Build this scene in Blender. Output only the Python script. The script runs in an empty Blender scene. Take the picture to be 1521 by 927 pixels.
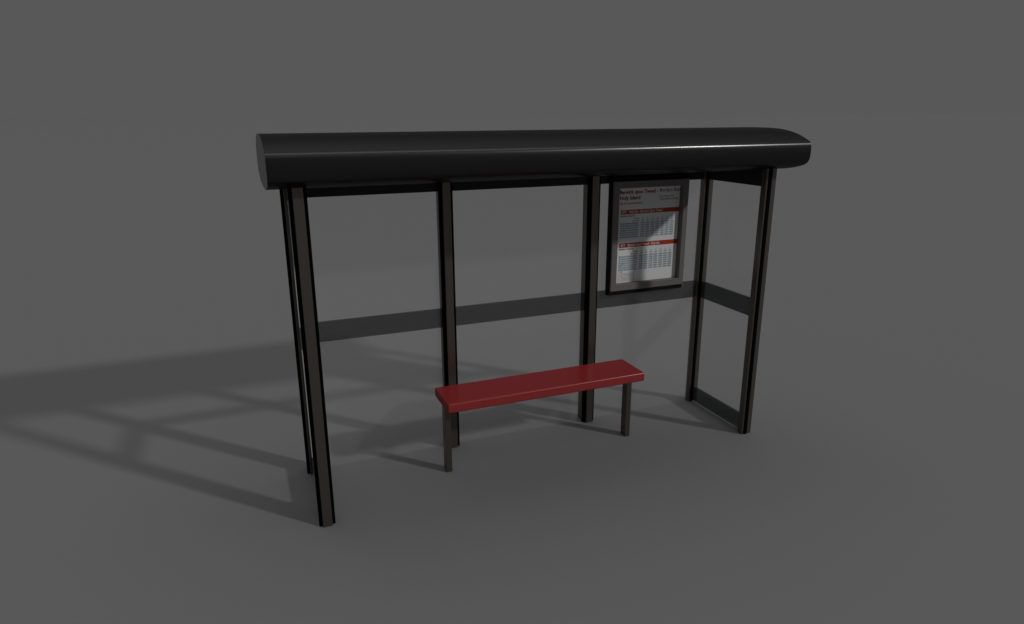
import bpy, bmesh, math
from mathutils import Vector, Matrix
S = bpy.context.scene
C = S.collection

# ---------------------------------------------------------------- materials
def srgb(r, g, b):
    f = lambda c: (c/12.92 if c <= .04045 else ((c+.055)/1.055)**2.4)
    return (f(r/255), f(g/255), f(b/255), 1)

def mat(name, col, rough=.5, metal=0., spec=.5, vary=.0, scale=12., bump=0., coat=0.):
    m = bpy.data.materials.new(name); m.use_nodes = True
    nt = m.node_tree; p = nt.nodes['Principled BSDF']
    p.inputs['Base Color'].default_value = (*col[:3], 1)
    p.inputs['Roughness'].default_value = rough
    p.inputs['Metallic'].default_value = metal
    p.inputs['Specular IOR Level'].default_value = spec
    p.inputs['Coat Weight'].default_value = coat
    if vary or bump:
        tc = nt.nodes.new('ShaderNodeTexCoord'); n = nt.nodes.new('ShaderNodeTexNoise')
        n.inputs['Scale'].default_value = scale; n.inputs['Detail'].default_value = 6
        nt.links.new(tc.outputs['Object'], n.inputs['Vector'])
        if vary:
            mr = nt.nodes.new('ShaderNodeMapRange')
            mr.inputs['From Min'].default_value = .3; mr.inputs['From Max'].default_value = .7
            mr.inputs['To Min'].default_value = max(0, rough-vary); mr.inputs['To Max'].default_value = rough+vary
            nt.links.new(n.outputs['Fac'], mr.inputs['Value'])
            nt.links.new(mr.outputs['Result'], p.inputs['Roughness'])
        if bump:
            b = nt.nodes.new('ShaderNodeBump'); b.inputs['Strength'].default_value = bump
            b.inputs['Distance'].default_value = .002
            nt.links.new(n.outputs['Fac'], b.inputs['Height']); nt.links.new(b.outputs['Normal'], p.inputs['Normal'])
    return m

def satin(name, col, g1, r1, g2, r2, graze=0.):
    """dull coat: a diffuse base under a narrow and a wide weak sheen"""
    m = bpy.data.materials.new(name); m.use_nodes = True
    nt = m.node_tree; nt.nodes.remove(nt.nodes['Principled BSDF']); out = nt.nodes['Material Output']
    d = nt.nodes.new('ShaderNodeBsdfDiffuse'); d.inputs['Color'].default_value = (*col, 1)
    last = d
    for g, r in ((g2, r2), (g1, r1)):
        gl = nt.nodes.new('ShaderNodeBsdfGlossy'); gl.inputs['Roughness'].default_value = r
        gl.inputs['Color'].default_value = (1, 1, 1, 1)
        mx = nt.nodes.new('ShaderNodeMixShader'); mx.inputs[0].default_value = g
        nt.links.new(last.outputs[0], mx.inputs[1]); nt.links.new(gl.outputs[0], mx.inputs[2]); last = mx
    if graze:
        lw = nt.nodes.new('ShaderNodeLayerWeight')
        pw = nt.nodes.new('ShaderNodeMath'); pw.operation = 'POWER'; pw.inputs[1].default_value = 5
        ml = nt.nodes.new('ShaderNodeMath'); ml.operation = 'MULTIPLY'; ml.inputs[1].default_value = graze
        lw.inputs['Blend'].default_value = .5
        nt.links.new(lw.outputs['Facing'], pw.inputs[0]); nt.links.new(pw.outputs[0], ml.inputs[0])
        gl = nt.nodes.new('ShaderNodeBsdfGlossy'); gl.inputs['Roughness'].default_value = .25
        gl.inputs['Color'].default_value = (1, 1, 1, 1)
        mx = nt.nodes.new('ShaderNodeMixShader'); nt.links.new(ml.outputs[0], mx.inputs[0])
        nt.links.new(last.outputs[0], mx.inputs[1]); nt.links.new(gl.outputs[0], mx.inputs[2]); last = mx
    nt.links.new(last.outputs[0], out.inputs['Surface'])
    return m

def film(name, col, alpha, tint=(1, 1, 1), rough=.4, glaze=False):
    """a see-through sheet: part clear, part a surface that scatters light"""
    m = bpy.data.materials.new(name); m.use_nodes = True
    nt = m.node_tree; p = nt.nodes['Principled BSDF']; out = nt.nodes['Material Output']
    p.inputs['Base Color'].default_value = (*col[:3], 1); p.inputs['Roughness'].default_value = rough
    p.inputs['Specular IOR Level'].default_value = .3
    t = nt.nodes.new('ShaderNodeBsdfTransparent'); t.inputs['Color'].default_value = (*tint, 1)
    mx = nt.nodes.new('ShaderNodeMixShader'); mx.inputs[0].default_value = alpha
    nt.links.new(t.outputs[0], mx.inputs[1]); nt.links.new(p.outputs[0], mx.inputs[2])
    if glaze:
        gl = nt.nodes.new('ShaderNodeBsdfGlossy'); gl.inputs['Roughness'].default_value = .16
        fr_ = nt.nodes.new('ShaderNodeFresnel'); fr_.inputs['IOR'].default_value = 1.45
        ge = nt.nodes.new('ShaderNodeNewGeometry')
        inv = nt.nodes.new('ShaderNodeMath'); inv.operation = 'SUBTRACT'; inv.inputs[0].default_value = 1
        nt.links.new(ge.outputs['Backfacing'], inv.inputs[1])
        mul = nt.nodes.new('ShaderNodeMath'); mul.operation = 'MULTIPLY'
        nt.links.new(fr_.outputs[0], mul.inputs[0]); nt.links.new(inv.outputs[0], mul.inputs[1])
        hf = nt.nodes.new('ShaderNodeMath'); hf.operation = 'MULTIPLY'; hf.inputs[1].default_value = .45; nt.links.new(mul.outputs[0], hf.inputs[0]); mul = hf
        m2 = nt.nodes.new('ShaderNodeMixShader'); nt.links.new(mul.outputs[0], m2.inputs[0])
        nt.links.new(mx.outputs[0], m2.inputs[1]); nt.links.new(gl.outputs[0], m2.inputs[2]); mx = m2
    nt.links.new(mx.outputs[0], out.inputs['Surface'])
    return m

M_ground = mat('matte_grey_floor', (.2, .2, .2), .95, spec=.0)
M_roof = satin('black_satin_roof', (.0026, .0023, .0023), .036, .20, .018, .36, graze=.07)
M_cap = mat('grey_end_cap', (.22, .22, .22), .6, spec=.2)
M_post = mat('dark_brown_metal', (.156, .137, .122), .36, metal=.85, spec=.3)
M_rubber = mat('black_rubber', (.0012, .0012, .0012), .7, spec=.04)
M_beam = mat('black_header', (.028, .028, .028), .5, spec=.15)
M_seat = satin('red_painted_seat', (.330, .022, .025), .055, .21, .016, .42)
M_case = mat('grey_case_frame', (.185, .173, .165), .45, spec=.3, vary=.04, scale=16)
M_lip = mat('case_rail', (.008, .008, .008), .6, spec=.1)
M_back = mat('case_backboard', (.22, .22, .22), .6, spec=.2)
M_paper = mat('white_paper', (.86, .86, .86), .5, spec=.25)
M_red = mat('red_ink', (.46, .050, .022), .5, spec=.2)
M_darkred = mat('dark_red_ink', (.32, .006, .012), .5, spec=.2)
M_grey = mat('grey_ink', (.12, .12, .13), .5, spec=.2)
M_blue = mat('blue_black_ink', (.035, .075, .115), .5, spec=.2)
M_tint = mat('pale_blue_ink', (.56, .67, .72), .5, spec=.2)
M_foot_highlight = mat('painted_foot_highlight', (.42, .44, .44), .5, spec=.2)  # pale colour stands in for the highlight along the pane foot
M_light_line = mat('painted_light_line', (.50, .54, .54), .4, spec=.3)  # pale colour stands in for light at the left pane's rear edge
M_glass = film('clear_pane', (.80, .80, .80), .036, glaze=True)
M_stripe = film('smoked_stripe', (.031, .031, .031), .57)
M_stripe_dark = film('smoked_dark_stripe', (.014, .020, .023), .68)

# ---------------------------------------------------------------- helpers
def obj(name, bm, m, parent=None, smooth=False):
    me = bpy.data.meshes.new(name); bmesh.ops.recalc_face_normals(bm, faces=bm.faces[:])
    bm.to_mesh(me); bm.free()
    if smooth:
        for p in me.polygons: p.use_smooth = True
    me.materials.append(m)
    o = bpy.data.objects.new(name, me); C.objects.link(o)
    if parent: o.parent = parent
    return o

def bx(bm, x0, x1, y0, y1, z0, z1, bev=0., seg=2):
    r = bmesh.ops.create_cube(bm, size=1)
    vs = r['verts']
    for v in vs:
        v.co = Vector(((x0+x1)/2+v.co.x*(x1-x0), (y0+y1)/2+v.co.y*(y1-y0), (z0+z1)/2+v.co.z*(z1-z0)))
    if bev:
        es = list({e for v in vs for e in v.link_edges})
        bmesh.ops.bevel(bm, geom=es, offset=bev, segments=seg, affect='EDGES', profile=.5)

def box(name, x0, x1, y0, y1, z0, z1, m, parent=None, bev=0., seg=2):
    bm = bmesh.new(); bx(bm, x0, x1, y0, y1, z0, z1, bev, seg)
    return obj(name, bm, m, parent)

def thing(name, label, cat, loc=(0, 0, 0), group=None):
    o = bpy.data.objects.new(name, None); C.objects.link(o); o.location = loc
    o['label'] = label; o['category'] = cat
    if group: o['group'] = group
    return o

# ---------------------------------------------------------------- ground
bm = bmesh.new(); bmesh.ops.create_circle(bm, cap_ends=True, segments=128, radius=1500)
g = obj('ground', bm, M_ground); g['kind'] = 'structure'

# ---------------------------------------------------------------- bus shelter
L, D = 4.0, .8547
MX = (1.2733, 2.7054)
TOP = 2.585
sh = thing('bus_shelter', 'black bus shelter with curved roof, clear side panes and dark stripes, standing on grey floor', 'bus shelter')

def facing_post(x, y):
    """front bar and rear bar of metal with a wider black slab between them"""
    bm = bmesh.new()
    bx(bm, x-.0355, x+.0355, y-.078, y-.052, 0, TOP, .003, 1)
    bx(bm, x-.048, x+.048, y-.0205, y+.086, 0, TOP, .003, 1)
    p = obj('post', bm, M_post, sh)
    box('rubber_seal', x-.060, x+.060, y-.053, y-.020, .001, TOP-.002, M_rubber, p)
    return p

def side_post(x, y):
    """the same profile turned to carry the end pane"""
    bm = bmesh.new()
    bx(bm, x-.052, x-.028, y-.032, y+.032, 0, TOP, .003, 1)
    bx(bm, x+.002, x+.056, y-.034, y+.034, 0, TOP, .003, 1)
    p = obj('post', bm, M_post, sh)
    box('rubber_seal', x-.029, x+.003, y-.040, y+.040, .001, TOP-.002, M_rubber, p)
    return p

for x, y in ((0, 0), (0, D), (MX[0], D), (MX[1], D)): facing_post(x, y)
side_post(L, 0); side_post(L, D)

ZB = (1.177, 1.350)
ZS = (.012, .176)
ZH = (2.386, 2.52)
T, TS, TH = .010, .0125, .016
def back_pane(x0, x1):
    p = box('glass_pane', x0, x1, D-T, D+T, .012, 2.46, M_glass, sh)
    box('stripe', x0+.001, x1-.001, D-TS, D+TS, *ZB, M_stripe, p)
for a, b in ((.05, MX[0]-.05), (MX[0]+.05, MX[1]-.05), (MX[1]+.05, L-.02)): back_pane(a, b)
box('header_rail', .03, L-.03, D-TH, D+TH, *ZH, M_beam, sh)
for x in (0, L):
    p = box('glass_pane', x-T, x+T, .03, D-.03, .006, 2.46, M_glass, sh)
    box('stripe', x-TS, x+TS, .031, D-.031, *ZB, M_stripe_dark, p)
    box('kick_strip', x-TS-.001, x+TS+.001, .0312, D-.0312, ZS[0]+.01, ZS[1], M_stripe_dark, p)
    box('foot_highlight', x-TS-.003, x+TS+.003, .033, D-.033, .001, ZS[0], M_foot_highlight, p)  # added strip that paints the highlight under the end pane
    if x == 0: box('edge_light_line', x-.0135, x+.0135, D-.105, D-.070, .02, 2.38, M_light_line, p)  # added sliver painting a thin line of light between the left posts
    box('header_rail', x-TH, x+TH, .03, D-.03, ZH[0], 2.546, M_beam, sh)

# roof: a rounded profile drawn out along x
half = [(.4275, 2.888), (.30, 2.8875), (.17, 2.883), (.06, 2.872), (-.03, 2.856), (-.11, 2.834), (-.17, 2.812), (-.210, 2.7945),
        (-.2350, 2.7825), (-.2500, 2.7665), (-.2565, 2.74), (-.2590, 2.70), (-.2575, 2.660), (-.250, 2.630), (-.232, 2.604), (-.195, 2.584),
        (-.13, 2.565), (-.05, 2.549), (.05, 2.536), (.17, 2.527), (.30, 2.522), (.4275, 2.520)]
def cr(pts, n=5):
    out = []
    P = [pts[0]]+pts+[pts[-1]]
    for i in range(1, len(P)-2):
        p0, p1, p2, p3 = [Vector((*q, 0)) for q in P[i-1:i+3]]
        for k in range(n):
            t = k/n
            v = .5*((2*p1)+(-p0+p2)*t+(2*p0-5*p1+4*p2-p3)*t*t+(-p0+3*p1-3*p2+p3)*t**3)
            out.append((v.x, v.y))
    out.append(pts[-1]); return out
front = cr(half)
prof = front+[(2*.4275-y, z) for y, z in front[-2:0:-1]]
X0, X1 = -.189, 4.19
bm = bmesh.new(); rings = []
NX = 12
for i in range(NX+1):
    x = X0+(X1-X0)*i/NX
    rings.append([bm.verts.new((x, y, z)) for y, z in prof])
n = len(prof)
for i in range(NX):
    for j in range(n):
        bm.faces.new((rings[i][j], rings[i][(j+1) % n], rings[i+1][(j+1) % n], rings[i+1][j]))
roof = obj('roof', bm, M_roof, sh, smooth=True)
for x, d in ((X0, .004), (X1, -.004)):
    bm = bmesh.new()
    a = [bm.verts.new((x, y, z)) for y, z in prof]
    cy, cz = .4275, 2.70
    b = [bm.verts.new((x+d*3, cy+(y-cy)*.995, cz+(z-cz)*.985)) for y, z in prof]
    bm.faces.new(a); bm.faces.new(b)
    for j in range(n): bm.faces.new((a[j], a[(j+1) % n], b[(j+1) % n], b[j]))
    obj('end_cap', bm, M_cap, roof)

# ---------------------------------------------------------------- bench
bn = thing('bench', 'low bench with red plank seat on two dark legs under the shelter roof', 'bench', (1.99, .37, 0))
def bbox(name, x0, x1, y0, y1, z0, z1, m, bev, seg):
    o = box(name, x0-1.99, x1-1.99, y0-.37, y1-.37, z0, z1, m, bn, bev, seg)
    return o
st = bbox('seat', 1.048, 2.935, .168, .572, .643, .7275, M_seat, .014, 6)
for p in st.data.polygons: p.use_smooth = True
mod = st.modifiers.new('wn', 'WEIGHTED_NORMAL'); mod.keep_sharp = False
for x in (1.0735, 2.871):
    bbox('leg', x, x+.0525, .362, .444, 0, .644, M_post, .003, 2)

# ---------------------------------------------------------------- timetable case
YF = .765
ox0, ox1, oz0, oz1 = 2.886, 3.730, 1.352, 2.410
ix0, ix1, iz0, iz1 = 2.953, 3.668, 1.420, 2.342
cs = thing('timetable_case', 'grey framed timetable case fixed before the right back pane', 'timetable', (ox0, D, oz0))
def cbox(name, x0, x1, y0, y1, z0, z1, m, parent=cs, bev=0.):
    return box(name, x0-ox0, x1-ox0, y0-D, y1-D, z0-oz0, z1-oz0, m, parent, bev, 2)
bm = bmesh.new()
def fr(x0, x1, z0, z1): bx(bm, x0-ox0, x1-ox0, YF-D, YF+.070-D, z0-oz0, z1-oz0, .004, 2)
# mitred frame: outer and inner loops at front, then back
def loop(x0, x1, z0, z1, y): return [bm.verts.new((x-ox0, y-D, z-oz0)) for x, z in ((x0, z0), (x1, z0), (x1, z1), (x0, z1))]
e = .006
loops = [loop(ox0, ox1, oz0, oz1, YF+.068), loop(ox0, ox1, oz0, oz1, YF+e), loop(ox0+e, ox1-e, oz0+e, oz1-e, YF),
         loop(ix0-e, ix1+e, iz0-e, iz1+e, YF), loop(ix0, ix1, iz0, iz1, YF+e), loop(ix0, ix1, iz0, iz1, YF+.062)]
for a, b in zip(loops, loops[1:]):
    for j in range(4): bm.faces.new((a[j], a[(j+1) % 4], b[(j+1) % 4], b[j]))
obj('frame', bm, M_case, cs)
cbox('backboard', ox0+.006, ox1-.006, YF+.0575, YF+.070, oz0+.006, oz1-.006, M_back)
cbox('mounting_rail', ox0-.010, ox1-.004, YF+.020, YF+.076, oz0-.040, oz0-.001, M_lip)
cbox('mounting_rail', ox0-.010, ox1-.004, YF+.020, YF+.072, oz1+.001, oz1+.035, M_lip)
cbox('side_seal', ox0-.014, ox0-.0005, YF+.018, YF+.074, oz0-.001, oz1+.001, M_lip)

# paper
py = YF+.054
px0, px1, pz0, pz1 = 2.957, 3.662, 1.4205, 2.3395
paper = cbox('timetable', px0+.0, px1, py, py+.003, pz0-.006, pz1+.006, M_paper)
W, H = px1-px0, pz1-pz0
x_in = ix0
LX = 2.982   # left margin of what shows
def P(u, v): return (LX+u*(3.662-LX)-ox0, pz1-v*H-oz0)

class Sheet:
    def __init__(s): s.bm = bmesh.new()
    def rect(s, u0, v0, u1, v1, lift):
        xa, za = P(u0, v0); xb, zb = P(u1, v1); y = py-lift-D
        f = s.bm.faces.new([s.bm.verts.new(q) for q in ((xa, y, za), (xa, y, zb), (xb, y, zb), (xb, y, za))])
    def text(s, t, u, v, h, lift, width=None, align='LEFT', bold=0.):
        """v is the baseline; h the cap height as a fraction of the sheet"""
        cu = bpy.data.curves.new('t', 'FONT'); cu.body = t; cu.resolution_u = 2; cu.align_x = 'LEFT'
        cu.offset = bold
        o = bpy.data.objects.new('t', cu); C.objects.link(o)
        dg = bpy.context.evaluated_depsgraph_get(); me = bpy.data.meshes.new_from_object(o.evaluated_get(dg))
        xs = [q.co.x for q in me.vertices]; wx = max(xs)-min(xs); mn = min(xs)
        k = h*H/.69
        kx = k if width is None else width*(3.662-LX)/wx
        x, z = P(u, v)
        if align == 'RIGHT': x -= wx*kx
        if align == 'CENTER': x -= wx*kx/2
        base = len(s.bm.verts)
        vs = [s.bm.verts.new((x+(q.co.x-mn)*kx, py-lift-D, z+q.co.y*k)) for q in me.vertices]
        for p in me.polygons:
            try: s.bm.faces.new([vs[i] for i in p.vertices])
            except ValueError: pass
        C.objects.unlink(o); bpy.data.objects.remove(o); bpy.data.curves.remove(cu); bpy.data.meshes.remove(me)
    def done(s, name, m):
        me = bpy.data.meshes.new(name)
        for f in s.bm.faces:
            f.normal_update()
            if f.normal.y > 0: f.normal_flip()
        s.bm.to_mesh(me); s.bm.free(); me.materials.append(m)
        o = bpy.data.objects.new(name, me); C.objects.link(o); o.parent = paper
        o.parent = paper; return o

t = Sheet()
t.text('Berwick upon Tweed', .000, .060, .038, .0012, .585, bold=.030)
t.text('-', .605, .060, .038, .0012, .014, bold=.03)
t.text('Holy Island', .006, .120, .038, .0012, .330, bold=.030)
t.text('via A connections', .006, .168, .024, .0012, .37, bold=.01)
t.done('heading_text', M_darkred)
t = Sheet(); t.text('Borders Buses', .655, .056, .040, .0012, .385, bold=.012); t.done('operator_text', M_grey)
t = Sheet()
t.text('From October 2022', .655, .112, .019, .0012, .24, bold=.012)
t.text('Times subject to change', .655, .140, .019, .0012, .31, bold=.012)
t.done('small_print', M_grey)
t = Sheet(); t.rect(.030, .226, 1.0, .272, .0008); t.done('red_band', M_red)
t = Sheet(); t.rect(.022, .574, 1.0, .622, .0008); t.done('red_band', M_red)
for num, txt, v, w_ in (('477', 'Holy Isle - Berwick Upon Tweed', .262, .55), ('477', 'Berwick Upon Tweed - Holy Isle', .612, .53)):
    t = Sheet(); t.text(num, .045, v, .030, .0020, .075, bold=.015); t.done('route_number', M_paper)
    t = Sheet(); t.text(txt, .165, v-.001, .029, .0020, w_, bold=.015)
    t.done('band_text', M_paper)
cols = [.395, .475, .560, .640, .725, .805, .885]
times = [[705, 850, 1035, 1220, 1405, 1550, 1745], [711, 856, 1041, 1226, 1411, 1556, 1751], [715, 900, 1045, 1230, 1415, 1600, 1755],
         [722, 907, 1052, 1237, 1422, 1607, 1802], [728, 913, 1058, 1243, 1428, 1613, 1808], [734, 919, 1104, 1249, 1434, 1619, 1814],
         [740, 925, 1110, 1255, 1440, 1625, 1820]]
rows = ['Holy Island Village', 'Holy Island Car Park', 'Beal Crossroads', 'Haggerston Castle', 'Scremerston Inn', 'Tweedmouth Road', 'Berwick Rail Station']
for base in (.0, .350):
    t = Sheet()
    for r in range(7):
        v = .362+base+r*.0237
        t.rect(.025, v-.002, .335, v+.0170, .0006)
        for c_ in cols: t.rect(c_-.035, v-.002, c_+.035, v+.0165, .0006)
    t.done('table_shading', M_tint)
    t = Sheet()
    t.text('Monday to Saturday', .028, .297+base, .018, .0012, .235, bold=.01)
    t.text('Codes', .335, .327+base, .015, .0012, .09, 'RIGHT', bold=.01)
    t.text('Service', .335, .352+base, .015, .0012, .11, 'RIGHT', bold=.01)
    rr = rows if base == 0 else rows[::-1]
    for r in range(7): t.text(rr[r], .028, .3765+base+r*.0237, .0145, .0012, .29 + .02*math.sin(r*2.3), bold=.0)
    t.done('stop_names', M_blue)
    t = Sheet()
    for q, c_ in enumerate(cols):
        t.text('a', c_, .322+base, .014, .0012, .018, 'CENTER', bold=.01)
        t.text('477', c_, .349+base, .014, .0012, .045, 'CENTER', bold=.01)
        for r in range(7):
            t.text('%04d' % (times[r][q] + (0 if base == 0 else 55)), c_, .3765+base+r*.0237, .0138, .0012, .056, 'CENTER', bold=.0)
    t.done('departure_times', M_blue)
t = Sheet()
t.text('Codes', .030, .888, .013, .0012, .065)
for r in range(7):
    v = .905+r*.0135
    t.text('abcdabc'[r], .040, v, .009, .0012, .012)
    t.text(['Connects with rail service', 'Runs subject to safe tides', 'Does not run on holidays', 'Stops only on request'][r % 4], .070, v, .009, .0012, .20)
t.rect(.022, .892, .025, .998, .0011); t.rect(.285, .892, .288, .998, .0011)
t.done('key_text', M_grey)

# ---------------------------------------------------------------- camera
cx, cy, cz, pitch, roll, yaw, f = -.3843, -4.7922, 3.0103, -.2828, -.0045, -.3836, 1008.75
CAMP = True
fw = Vector((-math.sin(yaw)*math.cos(pitch), math.cos(yaw)*math.cos(pitch), math.sin(pitch)))
r = fw.cross(Vector((0, 0, 1))).normalized(); u = r.cross(fw)
r2 = r*math.cos(roll)+u*math.sin(roll); u2 = -r*math.sin(roll)+u*math.cos(roll)
cam = bpy.data.objects.new('camera', bpy.data.cameras.new('camera')); C.objects.link(cam)
mw = Matrix((( r2.x, u2.x, -fw.x, cx), (r2.y, u2.y, -fw.y, cy), (r2.z, u2.z, -fw.z, cz), (0, 0, 0, 1)))
cam.matrix_world = mw
cam.data.sensor_width = 36; cam.data.sensor_fit = 'HORIZONTAL'; cam.data.lens = f/1521*36
cam.data.clip_start = .05; cam.data.clip_end = 30000
S.camera = cam

# ---------------------------------------------------------------- light: one far studio lamp, an added softbox, dim dome
d = Vector((1.235, -1.285, 1.0)).normalized()
ld = bpy.data.lights.new('key_lamp', 'AREA'); ld.shape = 'DISK'; ld.size = 1000
dist = 20000.
E_key = 1.04
ld.energy = E_key*math.pi*dist*dist*1.0
ld.color = (1, .985, .97)
lo = bpy.data.objects.new('key_lamp', ld); C.objects.link(lo)
lo.location = d*dist; lo.rotation_euler = (-d).to_track_quat('-Z', 'Y').to_euler()

# unseen long softbox, added overhead to lay a sheen along the roof curve
fd = Vector((.12, .16, .94)).normalized()
fl = bpy.data.lights.new('added_sheen_light', 'AREA'); fl.shape = 'RECTANGLE'; fl.size = 6600; fl.size_y = 2100
fl.energy = .75*math.pi*fl.size*fl.size_y; fl.color = (.97, .99, 1.02)
fo = bpy.data.objects.new('added_sheen_light', fl); C.objects.link(fo)
fo.location = fd*6000
zz = fd; xx = Vector((0, 0, 1)).cross(zz).normalized(); yy = zz.cross(xx)
fo.matrix_world = Matrix(((xx.x, yy.x, zz.x, fo.location.x), (xx.y, yy.y, zz.y, fo.location.y), (xx.z, yy.z, zz.z, fo.location.z), (0, 0, 0, 1)))

w = bpy.data.worlds.new('World'); S.world = w; w.use_nodes = True
nt = w.node_tree; bg = nt.nodes['Background']
tc = nt.nodes.new('ShaderNodeTexCoord'); sp = nt.nodes.new('ShaderNodeSeparateXYZ')
ramp = nt.nodes.new('ShaderNodeValToRGB')
nt.links.new(tc.outputs['Generated'], sp.inputs[0]); nt.links.new(sp.outputs['Z'], ramp.inputs[0])
nt.links.new(ramp.outputs[0], bg.inputs['Color']); bg.inputs['Strength'].default_value = 1
cr_ = ramp.color_ramp; cr_.interpolation = 'EASE'
hor = .098
cr_.elements[0].position = .35; cr_.elements[0].color = (hor, hor, hor, 1)
cr_.elements[1].position = .92; cr_.elements[1].color = (.385, .385, .39, 1)

S.view_settings.view_transform = 'Standard'; S.view_settings.look = 'None'
S.view_settings.exposure = 0; S.view_settings.gamma = 1
S.cycles.max_bounces = 8; S.cycles.transparent_max_bounces = 24
S.cycles.use_denoising = True
